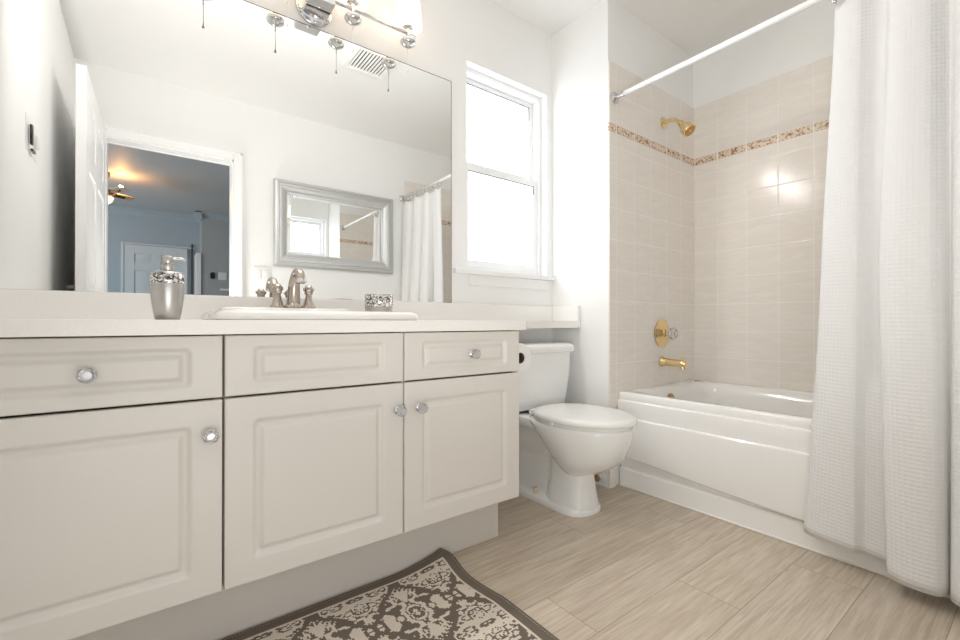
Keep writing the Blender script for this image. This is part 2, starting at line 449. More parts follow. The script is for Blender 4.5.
def panel_door(bm, L, Hh, T, up=(0, 0, 0)):
    """six panel door in local x (length) z (height), thickness in y"""
    st, md = .11, .10
    rails = [(0, .22), (.86, 1.0), (1.56, 1.66), (Hh - .12, Hh)]
    box(bm, 0, st, -T / 2, T / 2, 0, Hh); box(bm, L - st, L, -T / 2, T / 2, 0, Hh)
    box(bm, L / 2 - md / 2, L / 2 + md / 2, -T / 2, T / 2, .22, Hh - .12)
    for a, b in rails:
        box(bm, st, L / 2 - md / 2, -T / 2, T / 2, a, b); box(bm, L / 2 + md / 2, L - st, -T / 2, T / 2, a, b)
    for a, b in rails[:1] + rails[3:]:
        box(bm, L / 2 - md / 2, L / 2 + md / 2, -T / 2, T / 2, a, b)
    for (z0, z1) in ((.22, .86), (1.0, 1.56), (1.66, Hh - .12)):
        for (x0, x1) in ((st, L / 2 - md / 2), (L / 2 + md / 2, L - st)):
            box(bm, x0, x1, -T / 4, T / 4, z0, z1)
            for s in (-1, 1):
                i0, i1 = .018, .045
                lo = [[(x0 + i0, s * T * .25, z0 + i0), (x1 - i0, s * T * .25, z0 + i0), (x1 - i0, s * T * .25, z1 - i0), (x0 + i0, s * T * .25, z1 - i0)],
                      [(x0 + i1, s * T * .44, z0 + i1), (x1 - i1, s * T * .44, z0 + i1), (x1 - i1, s * T * .44, z1 - i1), (x0 + i1, s * T * .44, z1 - i1)]]
                loft(bm, lo)
bm = bmesh.new(); panel_door(bm, .875, 2.02, .038)
dl = struct(obj('door_1', bm, 'trim', bevel=.0015))
dl.rotation_euler = (0, 0, math.radians(91.5)); dl.location = (-.219, YB + .002, .008)
bm = bmesh.new()
lathe(bm, [(.026, 0), (.026, .006), (.012, .009), (.010, .035)], 20, M_to((.79, .019, .98), (0, 1, 0)))
tube(bm, [(.79, .052, .98), (.74, .055, .98), (.68, .052, .98)], .008)
obj('door_handle', bm, 'silver', dl, True)

BX0, BX1, BY = -3.0, 2.6, -6.3
YW = YB - .12
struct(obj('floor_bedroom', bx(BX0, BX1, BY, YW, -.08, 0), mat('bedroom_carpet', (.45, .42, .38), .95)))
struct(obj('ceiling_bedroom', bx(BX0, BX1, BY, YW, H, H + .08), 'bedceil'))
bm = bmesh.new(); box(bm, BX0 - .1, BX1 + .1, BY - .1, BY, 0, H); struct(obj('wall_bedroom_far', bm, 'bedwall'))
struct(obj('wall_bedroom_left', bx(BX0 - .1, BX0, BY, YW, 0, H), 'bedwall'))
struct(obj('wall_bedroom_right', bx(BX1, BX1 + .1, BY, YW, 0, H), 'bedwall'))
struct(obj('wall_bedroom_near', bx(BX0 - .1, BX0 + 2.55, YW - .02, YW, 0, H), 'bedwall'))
# far doorway jog: the nearer right-hand wall carries the thermostat
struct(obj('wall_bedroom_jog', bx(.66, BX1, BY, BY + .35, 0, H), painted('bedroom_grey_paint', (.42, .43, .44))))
bm = bmesh.new()
prof = [(0, H), (.085, H), (.085, H - .012), (.05, H - .04), (.02, H - .08), (.012, H - .10), (0, H - .10)]
loft(bm, [[(x, BY + d, z) for d, z in prof] for x in (BX0, .66)])
loft(bm, [[(x, BY + .35 + d, z) for d, z in prof] for x in (.66 - .085, BX1)])
loft(bm, [[(.66 - d, y, z) for d, z in prof] for y in (BY, BY + .35 + .085)])
struct(obj('trim_6', bm, 'bedwall'))
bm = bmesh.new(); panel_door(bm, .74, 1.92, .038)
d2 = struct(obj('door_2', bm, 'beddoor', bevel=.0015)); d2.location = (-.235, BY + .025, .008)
bm = bmesh.new()
box(bm, .558, .578, BY, BY + .02, 0, 2.01); 
struct(obj('door_gap_strip', bm, mat('door_gap_shade', (.09, .065, .055), .7)))  # solid dark strip, its colour standing for the shade in the door gap
bm = bmesh.new(); box(bm, -.275, -.245, BY, BY + .016, 0, 1.96); box(bm, -.245, .6, BY, BY + .016, 1.935, 1.96)
struct(obj('trim_8', bm, 'beddoor', bevel=.002))
struct(obj('trim_9', bx(.595, .655, BY, BY + .37, 0, 1.84), 'trim', bevel=.002))
# thermostat and switch on the jog wall
JY = BY + .35
bm = bmesh.new(); loft(bm, [[(.80 + a, JY + d, 1.52 + b) for a, b in rrect(-w, w, -h, h, w * .95, 6)] for w, h, d in ((.030, .050, 0), (.030, .050, .016), (.024, .044, .022))])
t_ = thing('thermostat', 'black oval thermostat on the grey bedroom wall, left of the white switch plate', 'thermostat', (0, 0, 0))
obj('thermostat_body', bm, 'black', t_, 40)
t_ = thing('light_switch', 'white two-gang switch plate on the bedroom wall right of the black thermostat', 'light switch')
obj('switch_plate', bx(.875, .985, JY, JY + .006, 1.46, 1.575), 'plastic', t_, bevel=.002)
for a in (.895, .945): obj('rocker', bx(a, a + .028, JY + .006, JY + .010, 1.485, 1.55), 'plastic', t_, bevel=.001)
obj_ = obj('dresser_top', bx(.90, 1.5, JY - 0, JY + .02, 1.30, 1.33), 'trim', bevel=.003); obj_.name = 'wall_ledge'
tag(obj_, 'thin pale ledge on the bedroom wall below the switch plate', 'ledge')

# ceiling fan in the bedroom
FX, FY = -.375, -4.5
fan = thing('ceiling_fan', 'bronze bedroom ceiling fan with glowing amber bowl, seen through the doorway', 'ceiling fan', (FX, FY, H))
bm = bmesh.new(); lathe(bm, [(.02, -.07), (.065, -.05), (.07, 0)], 24); obj('canopy', bm, 'fanmetal', fan, True)
bm = bmesh.new(); lathe(bm, [(.012, -.16), (.012, -.05)], 12); obj('downrod', bm, 'fanmetal', fan, True)
bm = bmesh.new(); lathe(bm, [(.06, -.27), (.10, -.25), (.105, -.19), (.06, -.155), (.02, -.15)], 32); obj('motor_housing', bm, 'fanmetal', fan, 40)
bm = bmesh.new(); lathe(bm, [(.01, -.355), (.05, -.345), (.085, -.315), (.10, -.275), (.095, -.268)], 32); obj('light_bowl', bm, 'bowl', fan, True)
for k in range(4):
    a = math.radians(50 + 90 * k); mt = Matrix.Rotation(a, 4, 'Z') @ Matrix.Rotation(math.radians(12), 4, 'X')
    bm = bmesh.new()
    L = [(mt @ Vector((x_, y_, 0))) for x_, y_ in ((.13, -.04), (.2, -.05), (.30, -.055), (.33, -.035), (.33, .035), (.30, .055), (.2, .05), (.13, .04))]
    loft(bm, [[p + Vector((0, 0, -.215)) for p in L], [p + Vector((0, 0, -.208)) for p in L]])
    b_ = obj('fan_blade', bm, 'blade', fan)
    bm = bmesh.new(); tube(bm, [mt @ Vector((.09, 0, 0)) + Vector((0, 0, -.225)), mt @ Vector((.24, 0, 0)) + Vector((0, 0, -.22))], .012, 8)
    obj('blade_bracket', bm, 'fanmetal', b_)

up_ = bpy.data.lights.new('fan_uplight', 'POINT'); up_.energy = 3; up_.color = (1.0, .50, .18); up_.shadow_soft_size = .02
upo = bpy.data.objects.new('fan_uplight', up_); C.objects.link(upo); upo.location = (FX + .16, FY, H - .14)

# ------------------------------------------------------------ vanity cabinets
YF, ZD0, ZD1, ZM, ZT = -.528, .178, .636, .640, .789
PROF = [(-.004, 0), (0, 0), (.002, .0012), (.006, .0060), (.010, .0092), (.013, .0098), (.016, .0092), (.020, .0060), (.0245, .0012), (.027, 0), (.030, 0)]
def routed(bm, x0, x1, z0, z1, mx_, mz_):
    def rr(i, y, r): return [(a, y, b) for a, b in rrect(x0 + i[0], x1 - i[0], z0 + i[1], z1 - i[1], r, 5)]
    L = [rr((0, 0), YF + .019, .0015), rr((0, 0), YF + .003, .0015), rr((.0012, .0012), YF + .0008, .0015), rr((.003, .003), YF, .0015), rr((.006, .006), YF, .0015)]
    for s, d in PROF: L.append(rr((mx_ + s, mz_ + s), YF + d, max(.012 - s * .35, .003)))
    loft(bm, L)
def knob_at(x, z, parent):
    bm = bmesh.new(); lathe(bm, [(.012, 0), (.013, .002), (.010, .005), (.006, .007), (.006, .013), (.010, .015), (.0105, .017)], 20, M_to((x, YF, z), (0, -1, 0)))
    k = obj('knob', bm, 'chrome', parent, 40)
    bm = bmesh.new(); mt = M_to((x, YF - .016, z), (0, -1, 0))
    loft(bm, [[mt @ Vector((r * math.cos(PI * i / 4 + o), r * math.sin(PI * i / 4 + o), h)) for i in range(8)] for r, h, o in ((.007, 0, 0), (.0165, .008, .39), (.0165, .014, 0), (.010, .021, .39))])
    obj('crystal', bm, 'crystal', k)
def cabinet(x0, x1, label, knob_d, knob_dr, side=None):
    t_ = thing('vanity_cabinet', label, 'cabinet', ((x0 + x1) / 2, -.25, 0), 'vanity cabinets')
    P = t_.location
    def o2(n, bm, m_, **k):
        bmesh.ops.translate(bm, verts=bm.verts, vec=-P); return obj(n, bm, m_, t_, **k)
    bm = bmesh.new()
    a, b = x0 + .0005, x1 - .0005
    box(bm, a, a + .016, -.506, -.002, .178, .791); box(bm, b - .016, b, -.506, -.002, .178, .791)
    box(bm, a + .016, b - .016, -.506, -.002, .178, .194); box(bm, a + .016, b - .016, -.012, -.002, .194, .791)
    o2('body', bm, 'cab' if side else 'cavity')
    bm = bmesh.new(); routed(bm, x0 + .0015, x1 - .0015, ZM + .0015, ZT, .061, .027); dr = o2('drawer', bm, 'cab', smooth=30)
    bm = bmesh.new(); routed(bm, x0 + .0015, x1 - .0015, ZD0, ZD1, .061, .056); dd = o2('door', bm, 'cab', smooth=30)
    def kn(x, z, par):
        knob_at(x - P.x, z, par)
        k = par.children[-1]; k.location = (0, -P.y, 0)
    if knob_dr: kn(knob_dr, .713, dr)
    if knob_d: kn(knob_d, .556, dd)
cabinet(XL + .002, .1495, 'leftmost vanity cabinet, one crystal-knobbed drawer over a wide door knobbed at upper right', .122, -.094)
cabinet(.1515, .6285, 'middle vanity cabinet under the sink, its drawer front without a knob', .609, None)
cabinet(.6305, 1.104, 'right vanity cabinet beside the toilet, drawer knob centred and door knob at upper left', .681, .886, True)

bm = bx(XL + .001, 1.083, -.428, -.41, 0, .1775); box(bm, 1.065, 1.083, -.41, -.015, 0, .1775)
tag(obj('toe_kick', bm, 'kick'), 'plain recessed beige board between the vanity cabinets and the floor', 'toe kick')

# ------------------------------------------------------------ countertop with banjo shelf over the toilet
ZC = .8265
bm = bmesh.new()
out = [(XL + .001, -.002), (XL + .001, -.556)]
out += [(1.105 + .022 * math.cos(math.radians(a)), -.534 + .022 * math.sin(math.radians(a))) for a in range(-90, 1, 15)]
out += [(1.127, -.30)]
out += [(1.227 - .10 * math.cos(math.radians(a)), -.30 + .10 * math.sin(math.radians(a))) for a in range(15, 91, 15)]
out += [(1.829, -.20), (1.829, -.002)]
SX0, SX1, SY0, SY1 = .140, .722, -.49, -.05
hole = [(.415 + .235 * math.cos(2 * PI * i / 40), -.30 + .155 * math.sin(2 * PI * i / 40)) for i in range(40)]
ed = []
for L in (out, hole):
    vs = [bm.verts.new((a, b, ZC)) for a, b in L]
    ed += [bm.edges.new((vs[i], vs[(i + 1) % len(vs)])) for i in range(len(vs))]
r_ = bmesh.ops.triangle_fill(bm, edges=ed, use_beauty=True)
fs = [f for f in bm.faces]
ex = bmesh.ops.extrude_face_region(bm, geom=fs)
bmesh.ops.translate(bm, verts=[v for v in ex['geom'] if isinstance(v, bmesh.types.BMVert)], vec=(0, 0, -.034))
ct_ = tag(obj('countertop', bm, 'counter', bevel=.011, seg=4), 'long cream laminate countertop on the vanity, narrowing to a shelf over the toilet', 'countertop')
obj('backsplash', bx(XL + .001, 1.829, -.020, -.001, ZC, .911), 'counter', ct_, bevel=.003)
obj('side_splash', bx(1.809, 1.829, -.205, -.020, ZC - .034, .911), 'counter', ct_, bevel=.003)

# ------------------------------------------------------------ sink
def ell(cx, cy, a, b, z, n=20):
    return [(cx + a * math.cos(2 * PI * (i) / n), cy + b * math.sin(2 * PI * (i) / n), z) for i in range(n)]
def rr3(x0, x1, y0, y1, r, z, n=5): return [(a, b, z) for a, b in rrect(x0, x1, y0, y1, r, n)]
def ell_rr(cx, cy, a, b, z):
    P = []
    for k in range(4):
        for i in range(5):
            an = math.radians(k * 90 + 9 + 72 * i / 4) if False else math.radians(k * 90 + 90 * i / 4 * .999)
            P.append((cx + a * math.cos(an), cy + b * math.sin(an), z))
    return P
bm = bmesh.new()
loft(bm, [rr3(SX0 + .004, SX1 - .004, SY0 + .004, SY1 - .004, .05, ZC + .0005),
          rr3(SX0, SX1, SY0, SY1, .05, ZC + .003), rr3(SX0 + .002, SX1 - .002, SY0 + .002, SY1 - .002, .05, ZC + .018),
          rr3(SX0 + .010, SX1 - .010, SY0 + .010, SY1 - .010, .05, ZC + .0255), rr3(SX0 + .022, SX1 - .022, SY0 + .022, SY1 - .02, .05, ZC + .0275),
          ell_rr(.415, -.305, .235, .150, ZC + .024), ell_rr(.415, -.305, .225, .142, ZC + .008), ell_rr(.415, -.305, .205, .128, ZC - .05),
          ell_rr(.415, -.305, .15, .09, ZC - .11), ell_rr(.415, -.305, .03, .03, ZC - .125)], True, True)
sk = obj('sink', bm, 'sink', None, 50)
tag(sk, 'white drop-in bathroom sink with a raised rim set into the countertop', 'sink')
bm = bx(.185, .598, -.180, -.062, ZC + .012, .870); obj('faucet_ledge', bm, 'sink', sk, bevel=.016, seg=4)
bm = bmesh.new(); lathe(bm, [(.026, 0), (.026, .003), (.018, .004)], 20, Matrix.Translation((.415, -.305, ZC - .1245))); obj('drain', bm, 'chrome', sk, True)

# ------------------------------------------------------------ faucet
FZ = .870
fa = thing('faucet', 'brushed nickel widespread faucet with arched spout and two knobs behind the sink', 'faucet', (.407, -.140, FZ))
bm = bmesh.new()
pts = catmull([(0, 0, .010), (0, -.003, .05), (0, -.013, .088), (0, -.034, .113), (0, -.060, .119), (0, -.082, .108), (0, -.091, .090)], 6)
n_ = len(pts); tube(bm, pts, [.0235 - .009 * min(1, i / (n_ * .5)) + .004 * max(0, (i / n_ - .7)) for i in range(n_)], 20)
lathe(bm, [(.030, 0), (.030, .006), (.0235, .014)], 28)
sp = obj('spout', bm, 'nickel', fa, 50)
bm = bmesh.new(); lathe(bm, [(.0165, 0), (.0165, .010), (.012, .012)], 20, M_to((0, -.091, .091), (0, -.30, -1))); obj('aerator', bm, 'chrome', sp, 40)
for sx_ in (-.051, .051):
    bm = bmesh.new(); lathe(bm, [(.024, 0), (.024, .004), (.019, .010), (.012, .034), (.010, .046), (.014, .050), (.014, .054)], 24, Matrix.Translation((sx_, 0, 0)))
    hb = obj('handle', bm, 'nickel', fa, 50)
    bm = bmesh.new(); lathe(bm, [(.012, .052), (.015, .058), (.0155, .070), (.010, .079), (.004, .082)], 20, Matrix.Translation((sx_, 0, 0)))
    tube(bm, [(sx_ - .018, 0, .066), (sx_ + .018, 0, .066)], [.006, .006], 10)
    obj('grip', bm, 'nickel', hb, 50)

# ------------------------------------------------------------ soap dispenser and dish
so = thing('soap_dispenser', 'silver pump soap dispenser with a sparkling mosaic collar, left of the sink', 'soap dispenser', (.045, -.38, ZC))
so.scale = (.9, .9, .97)
bm = bmesh.new(); lathe(bm, [(.026, 0), (.029, .002), (.033, .02), (.0385, .055), (.040, .085), (.0395, .095)], 36); obj('bottle_body', bm, 'silver', so, 50)
bm = bmesh.new(); lathe(bm, [(.0400, .0945), (.0405, .096), (.0395, .117), (.037, .1215)], 36); obj('mosaic_collar', bm, 'mosaic', so, 50)
bm = bmesh.new(); lathe(bm, [(.0370, .121), (.033, .125), (.016, .126)], 36); obj('shoulder', bm, 'silver', so, 50)
bm = bmesh.new()
lathe(bm, [(.017, .1255), (.018, .127), (.0175, .142), (.008, .143)], 24); lathe(bm, [(.006, .14), (.006, .148)], 12)
lathe(bm, [(.0125, .147), (.0135, .149), (.0135, .163), (.011, .166)], 24)
tube(bm, [(0, 0, .159), (.016, -.002, .1605), (.032, -.004, .160), (.040, -.005, .156)], [.006, .005, .0042, .0035], 10)
obj('pump', bm, 'silver', so, 45)
dz_ = ZC + .0278
di = thing('trinket_dish', 'small round silver dish with crystal mosaic sides on the right of the sink', 'dish', (.693, -.205, dz_))
di.scale = (1, 1, .93)
bm = bmesh.new(); lathe(bm, [(.046, 0), (.049, .002), (.050, .022), (.0495, .024)], 40); obj('dish_base', bm, 'silver', di, 50)
bm = bmesh.new(); lathe(bm, [(.0500, .0235), (.0515, .026), (.0515, .070), (.050, .072)], 40); obj('mosaic_band', bm, 'mosaic', di, 50)
bm = bmesh.new(); lathe(bm, [(.0505, .0715), (.0505, .074), (.047, .0745), (.044, .070), (.02, .066)], 40); obj('rim', bm, 'silver', di, 50)

# ------------------------------------------------------------ big wall mirror
MX1, MZ0, MZ1 = 1.148, .912, 1.955
mi = thing('wall_mirror', 'large frameless mirror filling the wall above the vanity backsplash', 'mirror', (.4, 0, MZ0))
bm = bmesh.new(); box(bm, XL + .003 - .4, MX1 - .4, -.0055, -.0002, 0, MZ1 - MZ0); obj('backing', bm, 'edge', mi)
bm = bmesh.new()
vs = [bm.verts.new((a - .4, -.0062, b - MZ0)) for a, b in ((XL + .003, MZ0), (MX1 - .003, MZ0), (MX1 - .003, MZ1 - .003), (XL + .003, MZ1 - .003))]
bm.faces.new(vs); f_ = bmesh.ops.extrude_face_region(bm, geom=bm.faces[:]); bmesh.ops.translate(bm, verts=[v for v in f_['geom'] if isinstance(v, bmesh.types.BMVert)], vec=(0, .0006, 0))
obj('mirror_glass', bm, 'mirror', mi)

# ------------------------------------------------------------ vanity light bar
LXc = .515
lf = thing('vanity_light', 'chrome vanity light bar with four lit frosted shades and crystal drops above the mirror', 'light fixture', (LXc, 0, 2.0))
bm = bmesh.new(); loft(bm, [[(a, y_, b + .03) for a, b in rrect(-w, w, -h, h, r, 8)] for w, h, r, y_ in ((.068, .068, .067, -.0005), (.068, .068, .067, -.012), (.060, .060, .059, -.018))])
obj('backplate', bm, 'chrome', lf, 40)
bm = bmesh.new(); loft(bm, [[(a, b, z_) for a, b in rrect(-w, w, -.118, -.012, .008, 5)] for w, z_ in ((.044, -.006), (.047, -.002), (.047, .075), (.044, .079))])
bp = obj('centre_box', bm, 'chrome', lf, 40)
bm = bmesh.new(); lathe(bm, [(.006, 0), (.006, .003), (.003, .005)], 14, M_to((0, -.075, -.006), (0, 0, -1))); obj('screw', bm, 'chrome', bp, True)
bm = bmesh.new(); tube(bm, [(-.388, -.10, .021), (.388, -.10, .021)], .0075, 14); obj('bar', bm, 'chrome', lf, True)
for dx_ in (-.354, -.118, .118, .354):
    bm = bmesh.new(); lathe(bm, [(.004, -.038), (.016, -.032), (.030, -.024), (.033, -.016), (.030, -.008), (.016, .002), (.009, .006), (.009, .040), (.022, .044), (.024, .048)], 28, Matrix.Translation((dx_, -.10, 0)))
    ho = obj('lamp_holder', bm, 'chrome', lf, 50)
    bm = bmesh.new(); lathe(bm, [(.054, .045), (.0575, .048), (.055, .09), (.047, .165), (.046, .166)], 32, Matrix.Translation((dx_, -.10, 0)))
    obj('shade', bm, 'shade', lf, 50)
    sl = bpy.data.lights.new('lamp_glow', 'SPOT'); sl.energy = 4.2; sl.spot_size = math.radians(165); sl.spot_blend = .3; sl.shadow_soft_size = .02; sl.color = (1.0, .97, .94)
    slo = bpy.data.objects.new('lamp_glow', sl); C.objects.link(slo); slo.location = (LXc + dx_, -.165, 2.10); slo.rotation_euler = (math.radians(-62), 0, 0)
    bm = bmesh.new(); lathe(bm, [(.0010, -.138), (.0010, -.03)], 8, Matrix.Translation((dx_, -.10, 0)))
    for zz, rr_ in ((-.138, .0045), (-.130, .0028), (-.045, .003), (-.055, .0035)): sphere(bm, (dx_, -.10, zz), rr_, seg=10)
    obj('crystal_drop', bm, 'drop', ho, True)

# ------------------------------------------------------------ exhaust fan grille in ceiling
VX0, VX1, VY0, VY1 = .975, 1.245, -1.0, -.73
ev = thing('exhaust_fan', 'white square exhaust fan grille with slats on the ceiling, seen in the mirror', 'exhaust fan', (1.11, -.865, H))
bm = bmesh.new(); pic_ = ((VX0, VX0 + .03, VY0, VY1), (VX1 - .03, VX1, VY0, VY1), (VX0 + .03, VX1 - .03, VY0, VY0 + .03), (VX0 + .03, VX1 - .03, VY1 - .03, VY1))
for a, b, c_, d_ in pic_: box(bm, a - 1.11, b - 1.11, c_ + .865, d_ + .865, -.014, 0)
obj('grille_frame', bm, 'plastic', ev, bevel=.002)
obj('cavity_shade', bx(VX0 + .03 - 1.11, VX1 - .03 - 1.11, VY0 + .03 + .865, VY1 - .03 + .865, -.002, 0), 'black', ev)  # flat black sheet painting the shade behind the slats
for k in range(10):
    a = VX0 + .036 + k * .0205 - 1.11
    obj('slat', bx(a, a + .011, VY0 + .03 + .865, VY1 - .03 + .865, -.011, -.004), 'plastic', ev)

# ------------------------------------------------------------ framed mirror on the back wall, switches
fm = thing('framed_mirror', 'rectangular mirror in a stepped silver frame on the wall beside the doorway', 'mirror', (1.274, YB, 1.589))
fw, fh = .494, .331
def ring(bm, prof):
    L = [[(sx_ * (fw - i), d, sz_ * (fh - i)) for sx_, sz_ in ((-1, -1), (1, -1), (1, 1), (-1, 1))] for i, d in prof]
    R = loft(bm, L, False, False)
    n = 4
    for i in range(n):
        j = (i + 1) % n; bm.faces.new((R[-1][i], R[-1][j], R[0][j], R[0][i]))
bm = bmesh.new(); ring(bm, [(0, .001), (0, .026), (.008, .034), (.022, .036), (.026, .030), (.034, .030), (.038, .036), (.046, .036), (.050, .030), (.056, .030), (.075, .024), (.088, .016), (.098, .014), (.098, .001)])
obj('frame', bm, 'frame', fm)
bm = bmesh.new()
L = [[(sx_ * (fw - i), d, sz_ * (fh - i)) for sx_, sz_ in ((-1, -1), (1, -1), (1, 1), (-1, 1))] for i, d in ((.097, .002), (.097, .006), (.122, .0095))]
loft(bm, L); obj('bevelled_glass', bm, 'mirror', fm)
sw = thing('light_switch', 'white double switch plate on the wall between doorway and framed mirror', 'light switch', (.70, YB, 1.178))
obj('switch_plate', bx(-.058, .058, 0, .006, -.058, .058), 'plastic', sw, bevel=.002)
for a in (-.040, .008): obj('rocker', bx(a, a + .032, .006, .010, -.034, .034), 'plastic', sw, bevel=.0015)
th = thing('wall_plate', 'white wall plate with a black vertical slot on the left wall', 'wall plate', (XL, -.64, 1.53))
obj('plate', bx(0, .0015, -.10, .10, -.075, .055), 'plastic', th, bevel=.002)
obj('slot', bx(.006, .014, .040, .062, -.048, .026), 'black', th, bevel=.002)
obj('slot_tab', bx(.006, .014, .000, .045, -.068, -.060), 'black', th)
obj('lever', bx(.006, .016, -.075, -.055, -.03, .02), 'plastic', th, bevel=.003)

# ------------------------------------------------------------ toilet
TX = 1.53
to = thing('toilet', 'white two-piece toilet with closed lid between the vanity and the bathtub', 'toilet', (TX, -.40, 0))
def egg(hw, yb, yf, z, n=40, pb=2.6, pf=2.0, wide=.55):
    """egg outline: widest at fraction 'wide' of the length from the front"""
    yc = yf + (yb - yf) * wide; P = []
    for i in range(n):
        a = 2 * PI * i / n; c_, s_ = math.cos(a), math.sin(a)
        p_ = pb if s_ > 0 else pf
        x_ = hw * math.copysign(abs(c_) ** (2 / p_), c_)
        y_ = (yb - yc if s_ > 0 else yc - yf) * math.copysign(abs(s_) ** (2 / p_), s_)
        P.append((x_, yc + y_ + .40, z))
    return P
bm = bmesh.new()
loft(bm, [egg(.060, -.42, -.48, .155, pf=2.3), egg(.088, -.41, -.530, .172), egg(.116, -.395, -.583, .195), egg(.139, -.375, -.626, .225), egg(.156, -.345, -.657, .262),
          egg(.169, -.305, -.680, .305), egg(.178, -.26, -.693, .345), egg(.181, -.23, -.698, .372), egg(.181, -.22, -.699, .384), egg(.175, -.225, -.693, .389)])
loft(bm, [egg(.100, -.26, -.527, 0, pb=1.5, pf=2.8, wide=.6), egg(.101, -.26, -.529, .006, pb=1.5, pf=2.8, wide=.6), egg(.094, -.27, -.520, .05, pb=1.5, pf=2.8, wide=.6), egg(.085, -.28, -.512, .11, pb=1.5, pf=2.6, wide=.6), egg(.080, -.28, -.508, .16, pb=1.5, pf=2.5, wide=.6), egg(.075, -.28, -.505, .21, pb=1.5, pf=2.3, wide=.6)])
# deck behind the bowl, trapway block and foot flange belong to the same casting
def rr_s(hx, y0, y1, r, z): return [(a, b + .40, z) for a, b in rrect(-hx, hx, y0, y1, r, 6)]
loft(bm, [rr_s(.060, -.30, -.06, .03, .20), rr_s(.075, -.34, -.05, .03, .27), rr_s(.115, -.38, -.045, .035, .335), rr_s(.150, -.40, -.04, .04, .358), rr_s(.152, -.40, -.04, .04, .383), rr_s(.148, -.396, -.044, .04, .388)])
loft(bm, [rr_s(.060, -.36, -.075, .03, .02), rr_s(.050, -.37, -.09, .03, .10), rr_s(.054, -.38, -.07, .03, .23)])
loft(bm, [rr_s(.104, -.528, -.075, .085, 0), rr_s(.105, -.529, -.073, .085, .010), rr_s(.101, -.524, -.08, .083, .024), rr_s(.088, -.510, -.09, .075, .032)])
obj('bowl', bm, 'porc', to, 60)
bm = bmesh.new()
loft(bm, [rr_s(.182, -.190, -.030, .035, .398), rr_s(.203, -.198, -.026, .035, .404), rr_s(.212, -.203, -.024, .035, .45), rr_s(.226, -.212, -.022, .035, .56), rr_s(.231, -.215, -.021, .035, .672)])
obj('tank', bm, 'porc', to, 50)
bm = bmesh.new()
loft(bm, [rr_s(.236, -.220, -.016, .035, .671), rr_s(.245, -.228, -.013, .04, .675), rr_s(.246, -.229, -.013, .04, .695), rr_s(.242, -.225, -.016, .04, .707), rr_s(.228, -.212, -.024, .04, .715), rr_s(.19, -.18, -.04, .04, .717)])
obj('tank_lid', bm, 'porc', to, 50)
obj('tank_gasket', bx(-.15, .15, .24, .36, .387, .400), 'dark', to)
bm = bmesh.new()
loft(bm, [egg(.168, -.262, -.688, .3895, wide=.5), egg(.170, -.258, -.690, .394, wide=.5), egg(.170, -.258, -.690, .402, wide=.5), egg(.165, -.26, -.686, .408, wide=.5)])
obj('seat', bm, 'seat', to, 60)
bm = bmesh.new()
loft(bm, [egg(.182, -.252, -.704, .4035, wide=.5), egg(.187, -.248, -.709, .407, wide=.5), egg(.187, -.248, -.709, .419, wide=.5), egg(.180, -.255, -.702, .4275, wide=.5), egg(.155, -.28, -.68, .431, wide=.5), egg(.08, -.36, -.60, .433, wide=.5)])
obj('lid', bm, 'seat', to, 60)
for s in (-1, 1):
    bm = bmesh.new(); tube(bm, [(s * .085 - .024, .146, .408), (s * .085 + .024, .146, .408)], .012, 12); obj('hinge', bm, 'seat', to, 50)
    bm = bmesh.new(); lathe(bm, [(.011, .030), (.011, .052), (.008, .056)], 16, Matrix.Translation((s * .086, .138, 0))); obj('bolt_cap', bm, 'bolt', to, 50)
bm = bmesh.new(); lathe(bm, [(.008, 0), (.008, .006)], 10, M_to((-.184, -.06, .3985), (-1, 0, 0))); obj('seat_bumper', bm, 'seat', to)
# supply stop valve on the partition
sv = thing('supply_valve', 'small brass water supply valve low on the wall behind the toilet', 'valve', (XP - .0, -.335, .05))
bm = bmesh.new(); lathe(bm, [(.026, .000), (.024, .005), (.009, .008), (.009, .045)], 20, M_to((0, 0, 0), (-1, 0, 0))); obj('escutcheon', bm, 'plastic', sv, 50)
bm = bmesh.new(); lathe(bm, [(.012, .03), (.013, .062), (.009, .065)], 16, M_to((0, 0, 0), (-1, 0, 0))); lathe(bm, [(.015, 0), (.015, .012)], 14, M_to((-.05, -.010, 0), (0, -1, 0)))
obj('valve_body', bm, 'bronze', sv, 40)
bm = bmesh.new(); tube(bm, catmull([(-.05, 0, .01), (-.055, .03, .10), (-.075, .10, .22), (-.09, .15, .34)], 6), .005, 8); obj('supply_hose', bm, 'silver', sv, True)

# ------------------------------------------------------------ toilet roll on the cabinet's side
tr_ = thing('toilet_roll', 'white toilet paper roll on a holder beside the right vanity cabinet', 'toilet roll', (1.175, -.40, .680))
bm = bmesh.new()
mt = M_to((0, -.055, 0), (0, 1, 0))
lathe(bm, [(.0215, 0), (.0565, 0), (.058, .002), (.058, .108), (.0565, .110), (.0215, .110), (.0215, 0)], 40, mt, False)
obj('paper', bm, 'paper', tr_, 40)
bm = bmesh.new(); lathe(bm, [(.0213, .001), (.0213, .109), (.0203, .109), (.0203, .001)], 28, mt, False); obj('core', bm, 'card', tr_, 40)
th_ = thing('roll_holder', 'chrome toilet roll holder arm fixed to the cabinet side', 'roll holder', (1.104, -.31, .680))
bm = bmesh.new(); lathe(bm, [(.020, .0005), (.020, .006), (.010, .009)], 20, M_to((0, 0, 0), (1, 0, 0))); tube(bm, catmull([(.006, 0, 0), (.055, 0, 0), (.071, -.012, 0), (.071, -.04, 0), (.071, -.13, 0)], 5), .0055, 10); tube(bm, [(.071, -.046, 0), (.071, -.128, 0)], .0202, 20)
obj('holder_arm', bm, 'chrome', th_, 50)

